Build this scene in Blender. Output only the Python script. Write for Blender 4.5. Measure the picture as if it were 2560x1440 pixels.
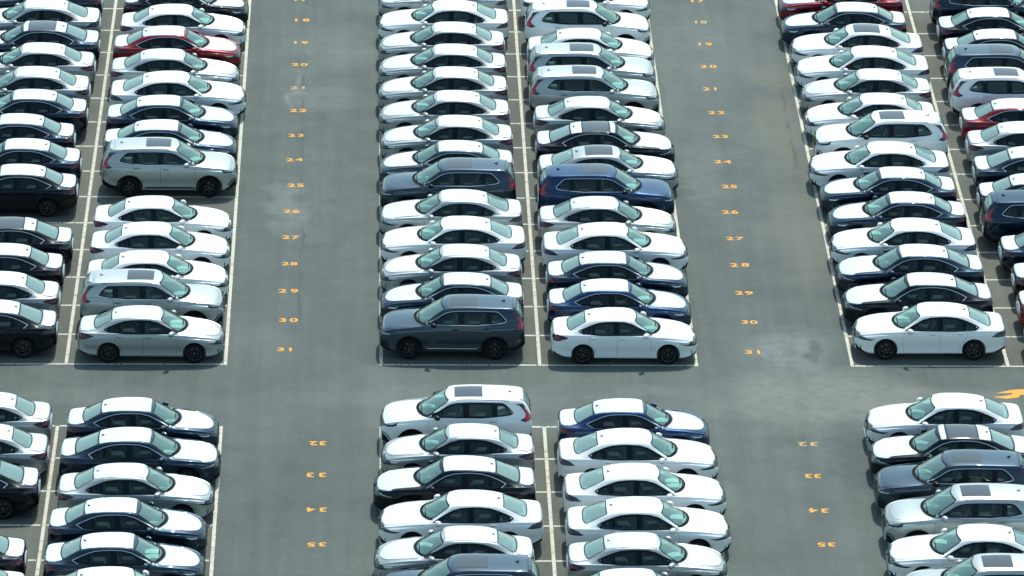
import bpy, bmesh, math, random
from mathutils import Vector, Matrix
from mathutils.bvhtree import BVHTree
from mathutils.geometry import delaunay_2d_cdt
random.seed(7)
sc = bpy.context.scene
for o in list(bpy.data.objects): bpy.data.objects.remove(o)
C = sc.collection
R = math.radians

# ---------------------------------------------------------------- camera
F_PX, H_CAM, PITCH, YAW, ROLL = 13694.68, 67.0714, 21.74589, 1.58286, 0.756056
cam_d = bpy.data.cameras.new('camera'); cam = bpy.data.objects.new('camera', cam_d); C.objects.link(cam)
cam_d.sensor_width = 36.0; cam_d.lens = F_PX/2560*36.0
cam_d.clip_start = 1.0; cam_d.clip_end = 3000.0
cp, sp, cy, sy = math.cos(R(PITCH)), math.sin(R(PITCH)), math.cos(R(YAW)), math.sin(R(YAW))
fw = Vector((sy*cp, cy*cp, -sp)); rt = Vector((cy, -sy, 0)); up = rt.cross(fw)
r2 = rt*math.cos(R(ROLL)) + up*math.sin(R(ROLL)); u2 = -rt*math.sin(R(ROLL)) + up*math.cos(R(ROLL))
m = Matrix((r2, u2, -fw)).transposed().to_4x4(); m.translation = Vector((0, -161.4303, H_CAM))
cam.matrix_world = m
sc.camera = cam

# ---------------------------------------------------------------- light
SUN_DIR = Vector((0.155, 0.65, 1.0)).normalized()          # towards the sun
elev = math.asin(SUN_DIR.z); azim = math.atan2(SUN_DIR.x, SUN_DIR.y)
w = bpy.data.worlds.new("World"); sc.world = w; w.use_nodes = True
nt = w.node_tree; bg = nt.nodes['Background']
sky = nt.nodes.new('ShaderNodeTexSky'); sky.sky_type = 'NISHITA'; sky.sun_disc = False
sky.sun_elevation = elev; sky.sun_rotation = azim; sky.air_density = 1.0; sky.dust_density = 1.2; sky.ozone_density = 0.35
tint = nt.nodes.new('ShaderNodeMix'); tint.data_type = 'RGBA'; tint.blend_type = 'MULTIPLY'; tint.inputs[0].default_value = 1.0
tint.inputs[7].default_value = (.92, 1.03, .94, 1); nt.links.new(sky.outputs[0], tint.inputs[6]); nt.links.new(tint.outputs[2], bg.inputs[0]); bg.inputs[1].default_value = 0.14
sl = bpy.data.lights.new('sun', 'SUN'); sl.energy = 2.5; sl.angle = R(0.55); sl.color = (1.0, 0.985, 0.95)
sun = bpy.data.objects.new('sun', sl); C.objects.link(sun)
sun.rotation_euler = (-SUN_DIR).to_track_quat('-Z', 'Y').to_euler(); sun.location = (0, 0, 60)
sc.view_settings.view_transform = 'Standard'; sc.view_settings.look = 'None'
sc.view_settings.exposure = 0.46; sc.view_settings.gamma = 1.0

# ---------------------------------------------------------------- materials
MATS = {}
def mat(name, col=(.5, .5, .5), rough=.5, metal=0., coat=0., spec=.5, bump=0., bscale=20., coat_rough=.03, emis=None):
    if name in MATS: return MATS[name]
    mt = bpy.data.materials.new(name); mt.use_nodes = True; t = mt.node_tree; b = t.nodes['Principled BSDF']
    b.inputs['Base Color'].default_value = (*col, 1); b.inputs['Roughness'].default_value = rough
    b.inputs['Metallic'].default_value = metal; b.inputs['Coat Weight'].default_value = coat
    b.inputs['Coat Roughness'].default_value = coat_rough; b.inputs['Specular IOR Level'].default_value = spec
    if bump:
        tc = t.nodes.new('ShaderNodeTexCoord'); n = t.nodes.new('ShaderNodeTexNoise'); n.inputs['Scale'].default_value = bscale
        n.inputs['Detail'].default_value = 3; bp = t.nodes.new('ShaderNodeBump'); bp.inputs['Strength'].default_value = bump
        bp.inputs['Distance'].default_value = .02
        t.links.new(tc.outputs['Object'], n.inputs['Vector']); t.links.new(n.outputs['Fac'], bp.inputs['Height'])
        t.links.new(bp.outputs['Normal'], b.inputs['Normal'])
    MATS[name] = mt; return mt

PAINT = {
 'W': mat('paint_white', (.84, .89, .86), .35, 0., .6),
 'S': mat('paint_silver', (.40, .45, .44), .42, .6, .8),
 'N': mat('paint_navy', (.007, .022, .043), .34, .5, .7, .3),
 'B': mat('paint_blue', (.006, .032, .095), .34, .5, .8, .3),
 'K': mat('paint_black', (.002, .005, .009), .35, .0, .35, .12),
 'G': mat('paint_dark_grey', (.032, .050, .070), .33, .6, 1., .3),
 'R': mat('paint_red', (.21, .003, .012), .38, .3, .5, .3),
}
for q in 'NBKG':
    b_ = PAINT[q].node_tree.nodes['Principled BSDF']; tn = (.80, .94, 1, 1) if q == 'G' else (.72, .91, 1, 1); b_.inputs['Coat Tint'].default_value = tn; b_.inputs['Specular Tint'].default_value = tn
def film_material():
    mt = mat('protective_film', (.74, .85, .86), .42, 0., 0., .4, bump=.25, bscale=5.)
    t = mt.node_tree; b = t.nodes['Principled BSDF']
    oi = t.nodes.new('ShaderNodeObjectInfo'); mr = t.nodes.new('ShaderNodeMapRange')
    mr.inputs['To Min'].default_value = .92; mr.inputs['To Max'].default_value = 1.04
    mx = t.nodes.new('ShaderNodeMix'); mx.data_type = 'RGBA'; mx.blend_type = 'MULTIPLY'; mx.inputs['Factor'].default_value = 1
    mx.inputs[6].default_value = (.74, .85, .86, 1)
    t.links.new(oi.outputs['Random'], mr.inputs['Value']); t.links.new(mr.outputs[0], mx.inputs[7]); t.links.new(mx.outputs[2], b.inputs['Base Color'])
    # faint fold lines where the rolled film was laid
    tc = t.nodes.new('ShaderNodeTexCoord'); wv = t.nodes.new('ShaderNodeTexWave'); wv.bands_direction = 'X'; wv.wave_profile = 'SAW'
    wv.inputs['Scale'].default_value = 1.1; wv.inputs['Distortion'].default_value = .25
    bp = t.nodes.new('ShaderNodeBump'); bp.inputs['Strength'].default_value = .12; bp.inputs['Distance'].default_value = .02
    t.links.new(tc.outputs['Object'], wv.inputs['Vector']); t.links.new(wv.outputs['Fac'], bp.inputs['Height'])
    for n in t.nodes:
        if n.type == 'BUMP' and n != bp: t.links.new(n.outputs[0], bp.inputs['Normal'])
    t.links.new(bp.outputs[0], b.inputs['Normal'])
    return mt
FILM = film_material()
def glass(name, tint, refl=1.45, body=None, bodyf=0.):
    mt = bpy.data.materials.new(name); mt.use_nodes = True; t = mt.node_tree; t.nodes.remove(t.nodes['Principled BSDF'])
    out = t.nodes['Material Output']; tr = t.nodes.new('ShaderNodeBsdfTransparent'); tr.inputs[0].default_value = (*tint, 1)
    gl = t.nodes.new('ShaderNodeBsdfGlossy'); gl.inputs['Roughness'].default_value = .03; gl.inputs[0].default_value = (.92, 1, .98, 1)
    fr = t.nodes.new('ShaderNodeFresnel'); fr.inputs[0].default_value = refl
    mx = t.nodes.new('ShaderNodeMixShader'); last = tr
    if body:
        df = t.nodes.new('ShaderNodeBsdfDiffuse'); df.inputs[0].default_value = (*body, 1)
        m0 = t.nodes.new('ShaderNodeMixShader'); m0.inputs[0].default_value = bodyf
        t.links.new(tr.outputs[0], m0.inputs[1]); t.links.new(df.outputs[0], m0.inputs[2]); last = m0
    t.links.new(fr.outputs[0], mx.inputs[0]); t.links.new(last.outputs[0], mx.inputs[1]); t.links.new(gl.outputs[0], mx.inputs[2])
    t.links.new(mx.outputs[0], out.inputs[0]); MATS[name] = mt; return mt
G_WIND = glass('glass_windscreen', (.62, .90, .84), 1.5, (.34, .64, .58), .30)
G_REAR = glass('glass_rear', (.62, .88, .82), 1.5, (.38, .61, .56), .46)
G_SIDE = glass('glass_side', (.46, .60, .60), 1.4, (.10, .15, .16), .10)
G_DARK = glass('glass_dark', (.05, .06, .07), 1.5)
G_ROOF = mat('glass_roof', (.045, .062, .068), .12, 0., .4, .35)
CHROME = mat('chrome', (.66, .70, .70), .34, 1.)
BLACK = mat('black_trim', (.005, .010, .013), .35, spec=.18)
COWL = mat('cowl_plastic', (.010, .013, .014), .75, spec=.15)
SEAM_W = mat('seam_on_white', (.36, .40, .40), .6)
SEAM_S = mat('seam_on_silver', (.085, .10, .105), .6)
SEAM = mat('seam_dark', (.02, .024, .028), .7)
RUBBER = mat('tyre_rubber', (.008, .009, .010), .85, spec=.2, bump=.2, bscale=60)
WELL = mat('wheel_well', (.008, .009, .010), .9)
RIM_D = mat('rim_dark', (.03, .032, .035), .35, .7)
RIM_L = mat('rim_machined', (.50, .52, .52), .4, .1)
RIM_G = mat('rim_grey', (.15, .165, .165), .4, .1)
LAMP = mat('lamp_lens', (.018, .028, .032), .22, 0., .2, .5)
LAMP_W = mat('lamp_light_strip', (.55, .62, .64), .2, .3, 1.)
TAIL_D = mat('tail_lamp_maroon', (.038, .003, .007), .15, 0., .7)
TAIL_R = mat('tail_lamp_red', (.40, .006, .014), .15, 0., 1.)
TAIL_K = mat('tail_lamp_smoked', (.035, .028, .032), .12, 0., 1.)
SEATM = mat('seat_fabric', (.07, .085, .09), .8)
COVERM = mat('seat_plastic_cover', (.34, .38, .38), .3, bump=.5, bscale=9)
DASHM = mat('dashboard_plastic', (.03, .04, .042), .6)
PAPER = mat('paper', (.85, .95, .90), .6)
CARPET = mat('cabin_lining', (.05, .065, .065), .9)

# ---------------------------------------------------------------- helpers
def mk(name, verts, faces, mats, midx=None, smooth=True):
    me = bpy.data.meshes.new(name); me.from_pydata([tuple(v) for v in verts], [], faces)
    for q in mats: me.materials.append(q)
    if midx:
        for p, i in zip(me.polygons, midx): p.material_index = i
    if smooth:
        for p in me.polygons: p.use_smooth = True
    me.update(); return me
def link(o):
    C.objects.link(o); return o
def add(name, me, parent=None, loc=(0, 0, 0)):
    o = bpy.data.objects.new(name, me); link(o); o.location = loc
    if parent: o.parent = parent
    return o
def lerp(a, b, t): return a + (b - a)*t
def pchip(keys):
    xs = [k[0] for k in keys]; ys = [k[1] for k in keys]; n = len(xs)
    d = [(ys[i+1]-ys[i])/(xs[i+1]-xs[i]) for i in range(n-1)]; mm = [0]*n
    for i in range(1, n-1):
        mm[i] = 0 if d[i-1]*d[i] <= 0 else 2/(1/d[i-1]+1/d[i])
    mm[0] = d[0]; mm[-1] = d[-1]
    def f(x):
        if x <= xs[0]: return ys[0]
        if x >= xs[-1]: return ys[-1]
        i = 0
        while xs[i+1] < x: i += 1
        h = xs[i+1]-xs[i]; t = (x-xs[i])/h
        return ((2*t**3-3*t**2+1)*ys[i] + (t**3-2*t**2+t)*h*mm[i] + (-2*t**3+3*t**2)*ys[i+1] + (t**3-t**2)*h*mm[i+1])
    return f
def chaikin(p, n=2):
    for _ in range(n):
        q = [p[0]]
        for a, b in zip(p[:-1], p[1:]):
            q.append(tuple(lerp(x, y, .25) for x, y in zip(a, b))); q.append(tuple(lerp(x, y, .75) for x, y in zip(a, b)))
        q.append(p[-1]); p = q
    return p
def resample(poly, step, closed=True):
    pts = []; n = len(poly); rng = range(n) if closed else range(n-1)
    for i in rng:
        a = Vector(poly[i]); b = Vector(poly[(i+1) % n]); k = max(1, int(math.ceil((b-a).length/step)))
        for j in range(k): pts.append(a.lerp(b, j/k))
    if not closed: pts.append(Vector(poly[-1]))
    return pts
def rounded(poly, rad=.03):          # round the corners of a closed outline
    out = []; n = len(poly)
    for i in range(n):
        p, a, b = Vector(poly[i]), Vector(poly[i-1]), Vector(poly[(i+1) % n])
        da = min(rad, (a-p).length*.45); db = min(rad, (b-p).length*.45)
        s = p+(a-p).normalized()*da; e = p+(b-p).normalized()*db
        for t in (0, .33, .67, 1): out.append(tuple(s*(1-t)**2 + p*2*t*(1-t) + e*t*t))
    return out
def inpoly(x, y, poly):
    c = False; n = len(poly)
    for i in range(n):
        x1, y1 = poly[i][0], poly[i][1]; x2, y2 = poly[i-1][0], poly[i-1][1]
        if (y1 > y) != (y2 > y) and x < (x2-x1)*(y-y1)/(y2-y1)+x1: c = not c
    return c
class Shell:
    """the outer surface of a body; outlines are laid onto it"""
    def __init__(s, verts, faces):
        s.b = BVHTree.FromPolygons([Vector(v) for v in verts], faces)
    def hit(s, a, b, axis):
        if axis == 'side': o, d = Vector((a, 3, b)), Vector((0, -1, 0))
        elif axis == 'top': o, d = Vector((a, b, 4)), Vector((0, 0, -1))
        elif axis == 'front': o, d = Vector((5, a, b)), Vector((-1, 0, 0))
        else: o, d = Vector((-5, a, b)), Vector((1, 0, 0))
        return s.b.ray_cast(o, d)
    def put(s, pts, axis, off):
        out = []; last = None
        for p in pts:
            h, n, _, _ = s.hit(p[0], p[1], axis)
            if h is None:
                hh = last if last is not None else None
                if hh is None:
                    for q in pts:
                        h2, n2, _, _ = s.hit(q[0], q[1], axis)
                        if h2 is not None: hh = h2 + n2*off; break
                v = Vector(hh) if hh is not None else Vector((0, 0, 0))
                out.append(v); continue
            v = h + n*off; last = v; out.append(v)
        return out
    def patch(s, poly, axis, off=.004, step=.06, thick=.0):
        bd = resample(poly, step); n = len(bd)
        xs = [p[0] for p in bd]; ys = [p[1] for p in bd]; pts = [Vector((p[0], p[1])) for p in bd]
        x = min(xs)+step*.5
        while x < max(xs):
            y = min(ys)+step*.5
            while y < max(ys):
                if inpoly(x, y, bd) and min((Vector((x, y))-q).length for q in pts[:n]) > step*.45: pts.append(Vector((x, y)))
                y += step
            x += step
        v2, _, f, _, _, _ = delaunay_2d_cdt(pts, [], [list(range(n))], 1, 1e-6)
        v3 = s.put(v2, axis, off)
        faces = [list(q) for q in f]
        # orient outwards
        want = {'side': Vector((0, 1, 0)), 'top': Vector((0, 0, 1)), 'front': Vector((1, 0, 0)), 'rear': Vector((-1, 0, 0))}[axis]
        for q in faces:
            nn = (v3[q[1]]-v3[q[0]]).cross(v3[q[2]]-v3[q[0]])
            if nn.dot(want) < 0: q.reverse()
        if thick:
            cnt = {}
            for q in faces:
                for i in range(3):
                    e = (q[i], q[(i+1) % 3]); cnt[e] = 1
            k = len(v3); low = s.put(v2, axis, off-thick); v3 = v3+low
            for (a, b) in list(cnt):
                if (b, a) not in cnt: faces.append([b, a, a+k, b+k])
        return v3, faces
    def ribbon(s, line, axis, w=.014, off=.003, closed=False, step=.05):
        p = resample(line, step, closed); n = len(p); L = []; Rr = []
        for i in range(n):
            if closed: a, b = p[i-1], p[(i+1) % n]
            else: a, b = p[max(0, i-1)], p[min(n-1, i+1)]
            t = (b-a); t = t.normalized() if t.length > 1e-9 else Vector((1, 0)); nn = Vector((-t.y, t.x))*w/2
            L.append(p[i]+nn); Rr.append(p[i]-nn)
        v = s.put(L, axis, off)+s.put(Rr, axis, off); f = []
        for i in range(n if closed else n-1):
            j = (i+1) % n; f.append([i, j, j+n, i+n])
        want = {'side': Vector((0, 1, 0)), 'top': Vector((0, 0, 1)), 'front': Vector((1, 0, 0)), 'rear': Vector((-1, 0, 0))}[axis]
        for q in f:
            if (v[q[1]]-v[q[0]]).cross(v[q[2]]-v[q[0]]).dot(want) < 0: q.reverse()
        return v, f
class MB:
    def __init__(s): s.v = []; s.f = []; s.m = []
    def add(s, vf, mi=0):
        k = len(s.v); s.v += [Vector(q) for q in vf[0]]; s.f += [[i+k for i in q] for q in vf[1]]; s.m += [mi]*len(vf[1]); return s
    def mirror(s):                      # same shape on the other side of the car
        o = MB(); o.v = [Vector((q.x, -q.y, q.z)) for q in s.v]; o.f = [list(reversed(q)) for q in s.f]; o.m = list(s.m); return o
    def join(s, o): 
        k = len(s.v); s.v += o.v; s.f += [[i+k for i in q] for q in o.f]; s.m += o.m; return s
    def mesh(s, name, mats, smooth=True): return mk(name, s.v, s.f, mats, s.m, smooth)
def rbox(cx, cy, cz, sx, sy, sz, r=.03, taper=1.):
    bm = bmesh.new(); bmesh.ops.create_cube(bm, size=1.0)
    for v in bm.verts:
        k = taper if v.co.z > 0 else 1.
        v.co = Vector((v.co.x*sx*k, v.co.y*sy*k, v.co.z*sz))
    bmesh.ops.bevel(bm, geom=list(bm.edges), offset=r, segments=2, affect='EDGES')
    v = [q.co+Vector((cx, cy, cz)) for q in bm.verts]; bm.verts.index_update(); f = [[a.index for a in q.verts] for q in bm.faces]; bm.free(); return v, f
def lathe_y(prof, seg=28):             # profile of (radius, y) around the y axis
    v = []; f = []; n = len(prof)
    for i in range(seg):
        a = 2*math.pi*i/seg
        for r, y in prof: v.append(Vector((r*math.cos(a), y, r*math.sin(a))))
    for i in range(seg):
        j = (i+1) % seg
        for k in range(n-1): f.append([i*n+k, i*n+k+1, j*n+k+1, j*n+k])
    return v, f

# ---------------------------------------------------------------- ground, bays, markings
XLN = [-14.78, -9.715, -4.647, .320, 5.380, 10.390, 15.380, 20.374, 25.38]
def asphalt(name, base, tint, stains=(), rough=.88, seams=()):
    mt = bpy.data.materials.new(name); mt.use_nodes = True; t = mt.node_tree; b = t.nodes['Principled BSDF']; N = t.nodes.new; Lk = t.links.new
    b.inputs['Roughness'].default_value = rough; b.inputs['Specular IOR Level'].default_value = .3
    tc = N('ShaderNodeTexCoord'); co = tc.outputs['Object']
    def noise(scale, det=4, sc3=None, rgh=.55):
        v = co
        if sc3:
            mp = N('ShaderNodeMapping'); mp.inputs['Scale'].default_value = sc3; Lk(co, mp.inputs['Vector']); v = mp.outputs[0]
        n = N('ShaderNodeTexNoise'); n.inputs['Scale'].default_value = scale; n.inputs['Detail'].default_value = det; n.inputs['Roughness'].default_value = rgh; Lk(v, n.inputs['Vector']); return n
    def mrange(src, a, b_, lo, hi):
        m_ = N('ShaderNodeMapRange'); m_.inputs[1].default_value = a; m_.inputs[2].default_value = b_; m_.inputs[3].default_value = lo; m_.inputs[4].default_value = hi; Lk(src, m_.inputs[0]); return m_.outputs[0]
    def math_(op, a, b_=None):
        m_ = N('ShaderNodeMath'); m_.operation = op
        for i, q in enumerate((a, b_)):
            if q is None: continue
            if isinstance(q, (int, float)): m_.inputs[i].default_value = q
            else: Lk(q, m_.inputs[i])
        return m_.outputs[0]
    def mixc(fac, a, b_, mode='MIX'):
        m_ = N('ShaderNodeMix'); m_.data_type = 'RGBA'; m_.blend_type = mode
        if isinstance(fac, (int, float)): m_.inputs[0].default_value = fac
        else: Lk(fac, m_.inputs[0])
        for i, q in ((6, a), (7, b_)):
            if isinstance(q, tuple): m_.inputs[i].default_value = (*q, 1)
            else: Lk(q, m_.inputs[i])
        return m_.outputs[2]
    f = mrange(noise(.13, 5).outputs['Fac'], .3, .7, .86, 1.13)
    f = math_('MULTIPLY', f, mrange(noise(.7, 6, None, .65).outputs['Fac'], .3, .7, .89, 1.10))
    f = math_('MULTIPLY', f, mrange(noise(1.0, 4, (2.2, .06, 1)).outputs['Fac'], .3, .7, .91, 1.08))
    f = math_('MULTIPLY', f, mrange(noise(1.0, 3, (.05, 1.1, 1)).outputs['Fac'], .3, .7, .97, 1.03))
    f = math_('MULTIPLY', f, mrange(noise(7, 6, None, .8).outputs['Fac'], .3, .7, .88, 1.12))
    f = math_('MULTIPLY', f, mrange(noise(45, 2).outputs['Fac'], .25, .75, .80, 1.20))
    # light stone chips and dark oil specks
    vo = N('ShaderNodeTexVoronoi'); vo.inputs['Scale'].default_value = 1.9; Lk(co, vo.inputs['Vector'])
    spk = mrange(vo.outputs['Distance'], .02, .05, 1., 0.)
    sel = N('ShaderNodeSeparateColor'); Lk(vo.outputs['Color'], sel.inputs[0])
    lt = math_('MULTIPLY', spk, math_('GREATER_THAN', sel.outputs[0], .62)); dk = math_('MULTIPLY', spk, math_('LESS_THAN', sel.outputs[0], .22))
    vb = N('ShaderNodeTexVoronoi'); vb.inputs['Scale'].default_value = .45; Lk(co, vb.inputs['Vector'])
    s2 = N('ShaderNodeSeparateColor'); Lk(vb.outputs['Color'], s2.inputs[0])
    dk2 = math_('MULTIPLY', mrange(vb.outputs['Distance'], .03, .16, 1., 0.), math_('LESS_THAN', s2.outputs[0], .3))
    dk2 = math_('MULTIPLY', dk2, mrange(noise(5, 4).outputs['Fac'], .45, .6, 0, .55))
    col = mixc(mrange(noise(.22, 4).outputs['Fac'], .35, .65, 0, 1), base, tint)
    cb = N('ShaderNodeCombineColor')
    for i in range(3): Lk(f, cb.inputs[i])
    col = mixc(1., col, cb.outputs[0], 'MULTIPLY')
    col = mixc(math_('MULTIPLY', lt, .55), col, (.42, .45, .43)); col = mixc(math_('MULTIPLY', dk, .5), col, (.05, .05, .05)); col = mixc(dk2, col, (.09, .10, .10))
    if stains or seams:
        wob = noise(.55, 5, None, .6); vm = N('ShaderNodeVectorMath'); vm.operation = 'MULTIPLY_ADD'; Lk(wob.outputs['Color'], vm.inputs[0]); vm.inputs[1].default_value = (2.6, 2.6, 0); 
        va = N('ShaderNodeVectorMath'); va.operation = 'ADD'; Lk(co, va.inputs[0]); va.inputs[1].default_value = (-1.3, -1.3, 0); Lk(va.outputs[0], vm.inputs[2])
        for (x, y, rx, ry, stc, cl) in stains:
            sb = N('ShaderNodeVectorMath'); sb.operation = 'SUBTRACT'; Lk(vm.outputs[0], sb.inputs[0]); sb.inputs[1].default_value = (x, y, 0)
            ml = N('ShaderNodeVectorMath'); ml.operation = 'MULTIPLY'; Lk(sb.outputs[0], ml.inputs[0]); ml.inputs[1].default_value = (1/rx, 1/ry, 0)
            ln = N('ShaderNodeVectorMath'); ln.operation = 'LENGTH'; Lk(ml.outputs[0], ln.inputs[0])
            fac = mrange(ln.outputs['Value'], 1.0, .45, 0, stc); fac = math_('MULTIPLY', fac, mrange(noise(2.2, 5, None, .65).outputs['Fac'], .3, .6, .35, 1.))
            col = mixc(fac, col, cl)
        for (x, y0, y1, wd, stc, cl) in seams:      # old joints and rubber tracks running along the aisle
            sp_ = N('ShaderNodeSeparateXYZ'); Lk(co, sp_.inputs[0]); wb = math_('MULTIPLY', math_('SUBTRACT', noise(.4, 3).outputs['Fac'], .5), .5)
            dx = math_('ABSOLUTE', math_('SUBTRACT', math_('ADD', sp_.outputs[0], wb), x)); fac = mrange(dx, 0., wd, stc, 0.)
            fac = math_('MULTIPLY', fac, math_('MULTIPLY', math_('GREATER_THAN', sp_.outputs[1], y0), math_('LESS_THAN', sp_.outputs[1], y1)))
            fac = math_('MULTIPLY', fac, mrange(noise(.5, 4).outputs['Fac'], .4, .6, .1, 1.))
            col = mixc(fac, col, cl)
    Lk(col, b.inputs['Base Color'])
    bp = N('ShaderNodeBump'); bp.inputs['Strength'].default_value = .25; bp.inputs['Distance'].default_value = .01; Lk(noise(80, 3).outputs['Fac'], bp.inputs['Height']); Lk(bp.outputs[0], b.inputs['Normal'])
    return mt
DRK = (.085, .105, .10); LGT = (.26, .295, .265); BRN = (.185, .18, .13)
ASPH = asphalt('asphalt', (.108, .131, .116), (.124, .148, .130),
  [(14.9, 27.7, 1.6, 1.6, .55, BRN), (14.6, 22, 1.2, 5.5, .65, BRN), (14.7, 12, 1.5, 7, .5, BRN), (14.3, -3., 4.2, 3.2, .7, (.23,.245,.20)), (14.9, -7.6, 1.1, 3.2, .9, DRK), (13.5, 1.3, 1.6, 2.3, .5, LGT), (14.15, 1.4, .45, 1.4, .95, DRK),
   (17.5, -2.6, 3.5, 1.2, .35, (.22,.225,.19)), (22, -1, 2.5, .9, .3, BRN), (-2.9, 14.0, .85, 3.0, .42, LGT), (-2.75, 26, .25, 2.4, .45, LGT), (-1.6, 25, 1.7, 1.6, .28, LGT), (-1.2, 31, 2.0, 3.0, .2, LGT), (-1.1, -12.4, .25, 1.6, .5, (.10,.11,.10)),
   (12, 30, 3, 6, .25, (.21,.235,.22)), (11.6, 17, .9, 5, .25, LGT), (-3.6, 8, 1.2, 7, .25, DRK), (-1.5, 2, 1, 9, .2, DRK), (2, -2.6, 6, 1.1, .28, (.20,.215,.195)), (-9, -2.6, 5, 1., .25, (.20,.21,.18)), (8.5, -2.4, 2.0, .8, .35, (.21,.235,.225))],
  .88, [(-2.35, 3, 13, .10, .75, (.06,.08,.08)), (-2.45, 14, 25, .06, .7, (.07,.09,.09)), (-2.5, 26, 48, .09, .6, (.07,.09,.09)), (-2.0, -30, 4, .5, .35, DRK), (14.9, 17, 27, .10, .75, (.07,.085,.08)), (-3.9, -30, 48, .45, .25, DRK), (-.6, -30, 48, .5, .22, DRK), (11.3, -30, 48, .5, .22, DRK), (13.6, -30, 48, .45, .22, DRK)])
BAY = asphalt('bay_asphalt', (.122, .131, .107), (.130, .143, .121), [(19.6, 33.4, 1.6, 2.0, .65, (.11,.10,.06)), (20.5, 30, 1.2, 1.6, .4, BRN), (21.5, 8, 1.6, 5, .35, (.20,.20,.15)), (-9.5, 15, 2, 7, .25, (.19,.19,.16))])
def sheet(name, quads, z, m_, sub=0):
    v = []; f = []
    for (x0, y0, x1, y1) in quads:
        k = len(v); v += [(x0, y0, z), (x1, y0, z), (x1, y1, z), (x0, y1, z)]; f.append([k, k+1, k+2, k+3])
    o = add(name, mk(name, v, f, [m_], None, False)); o['kind'] = 'structure'; return o
sheet('ground', [(-900, -900, 900, 1500)], 0., ASPH)
YT, YB = 50.0, -35.0
bays = []
for a, b_ in ((0, 2), (3, 5), (6, 8)):
    for y0, y1 in ((0, YT), (YB, -5.0)): bays.append((XLN[a], y0, XLN[b_], y1))
sheet('bay_pavement', bays, .004, BAY)
def paint_mat(name, col, wear=.5, under=(.16, .175, .15)):
    mt = mat(name, col, .7); t = mt.node_tree; b = t.nodes['Principled BSDF']
    tc = t.nodes.new('ShaderNodeTexCoord'); n = t.nodes.new('ShaderNodeTexNoise'); n.inputs['Scale'].default_value = 4; n.inputs['Detail'].default_value = 6; n.inputs['Roughness'].default_value = .7
    m_ = t.nodes.new('ShaderNodeMapRange'); m_.inputs[1].default_value = .52; m_.inputs[2].default_value = .68; m_.inputs[3].default_value = 0; m_.inputs[4].default_value = wear
    mx = t.nodes.new('ShaderNodeMix'); mx.data_type = 'RGBA'; mx.inputs[6].default_value = (*col, 1); mx.inputs[7].default_value = (*under, 1)
    t.links.new(tc.outputs['Object'], n.inputs['Vector']); t.links.new(n.outputs['Fac'], m_.inputs[0]); t.links.new(m_.outputs[0], mx.inputs[0]); t.links.new(mx.outputs[2], b.inputs['Base Color']); return mt
LINE = paint_mat('line_paint', (.60, .59, .46), .7); YEL = paint_mat('yellow_paint', (.84, .37, .025), .75, (.30, .19, .06)); YEL_W = paint_mat('worn_yellow_paint', (.55, .36, .12), .95, (.16, .17, .13))
for q in (YEL, YEL_W):
    for nd in q.node_tree.nodes:
        if nd.type == 'TEX_NOISE': nd.inputs['Scale'].default_value = 11
hw, cwd = .054, .052
rr_ = random.Random(3)
for a, mid_, b_ in ((0, 1, 2), (3, 4, 5), (6, 7, 8)):
    for part, (y0, y1) in enumerate(((0, YT), (YB, -5.0))):
        v = []; f = []
        def strip(x0, y0_, x1, y1_, wd, vert):
            # a hand-painted strip with slightly uneven edges
            n = max(2, int((abs(x1-x0)+abs(y1_-y0_))/.14)); e0 = wd
            for i in range(n):
                ta, tb = i/n, (i+1)/n
                if rr_.random() < (.22 if not vert else .10): tb -= rr_.uniform(.05, .22 if vert else .30)/n
                e1 = wd*(1+rr_.uniform(-.07, .07)); k = len(v); xa_, xb_, ya_, yb_ = lerp(x0, x1, ta), lerp(x0, x1, tb), lerp(y0_, y1_, ta), lerp(y0_, y1_, tb)
                if vert: v.extend([(xa_-e0, ya_, .008), (xa_+e0, ya_, .008), (xb_+e1, yb_, .008), (xb_-e1, yb_, .008)])
                else: v.extend([(xa_, ya_-e0, .008), (xb_, yb_-e1, .008), (xb_, yb_+e1, .008), (xa_, ya_+e0, .008)])
                f.append([k, k+1, k+2, k+3]); e0 = e1
        for X in (XLN[a], XLN[mid_], XLN[b_]): strip(X, y0-.055, X, y1, hw, True)
        ys = [2.5*i for i in range(0, 20)] if part == 0 else [-5.0-2.5*i for i in range(0, 12)]
        for y in ys:
            strip(XLN[a]+.068, y, XLN[mid_]-.068, y, cwd, False); strip(XLN[mid_]+.068, y, XLN[b_]-.068, y, cwd, False)
        me = mk('parking_line_markings', v, f, [LINE], None, False)
        bm = bmesh.new(); bm.from_mesh(me)
        for q in bm.faces:
            q.normal_update()
            if q.normal.z < 0: q.normal_flip()
        bm.to_mesh(me); bm.free()
        o = add('parking_line_markings', me); o['kind'] = 'structure'
NUML = [(17, -2.75, 36.13), (18, -2.67, 33.75), (19, -2.68, 31.19), (20, -2.66, 28.73), (21, -2.66, 26.2), (22, -2.65, 23.77), (23, -2.68, 21.18), (24, -2.71, 18.7), (25, -2.62, 16.16), (26, -2.74, 13.65), (27, -2.74, 11.19), (28, -2.73, 8.76), (29, -2.73, 6.31), (30, -2.7, 3.76), (31, -2.75, 1.26), (32, -1.63, -6.3), (33, -1.66, -8.72), (34, -1.62, -11.31), (35, -1.59, -13.83)]
NUMR = [(17, 12.34, 36.19), (18, 12.34, 33.71), (19, 12.36, 31.19), (20, 12.38, 28.69), (21, 12.33, 26.24), (22, 12.39, 23.72), (23, 12.4, 21.22), (24, 12.32, 18.65), (25, 12.42, 16.19), (26, 12.29, 13.71), (27, 12.29, 11.21), (28, 12.31, 8.77), (29, 12.3, 6.25), (30, 12.31, 3.69), (31, 12.29, 1.13), (32, 13.5, -6.28), (33, 13.47, -8.73), (34, 13.46, -11.3), (35, 13.5, -13.77)]
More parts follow.
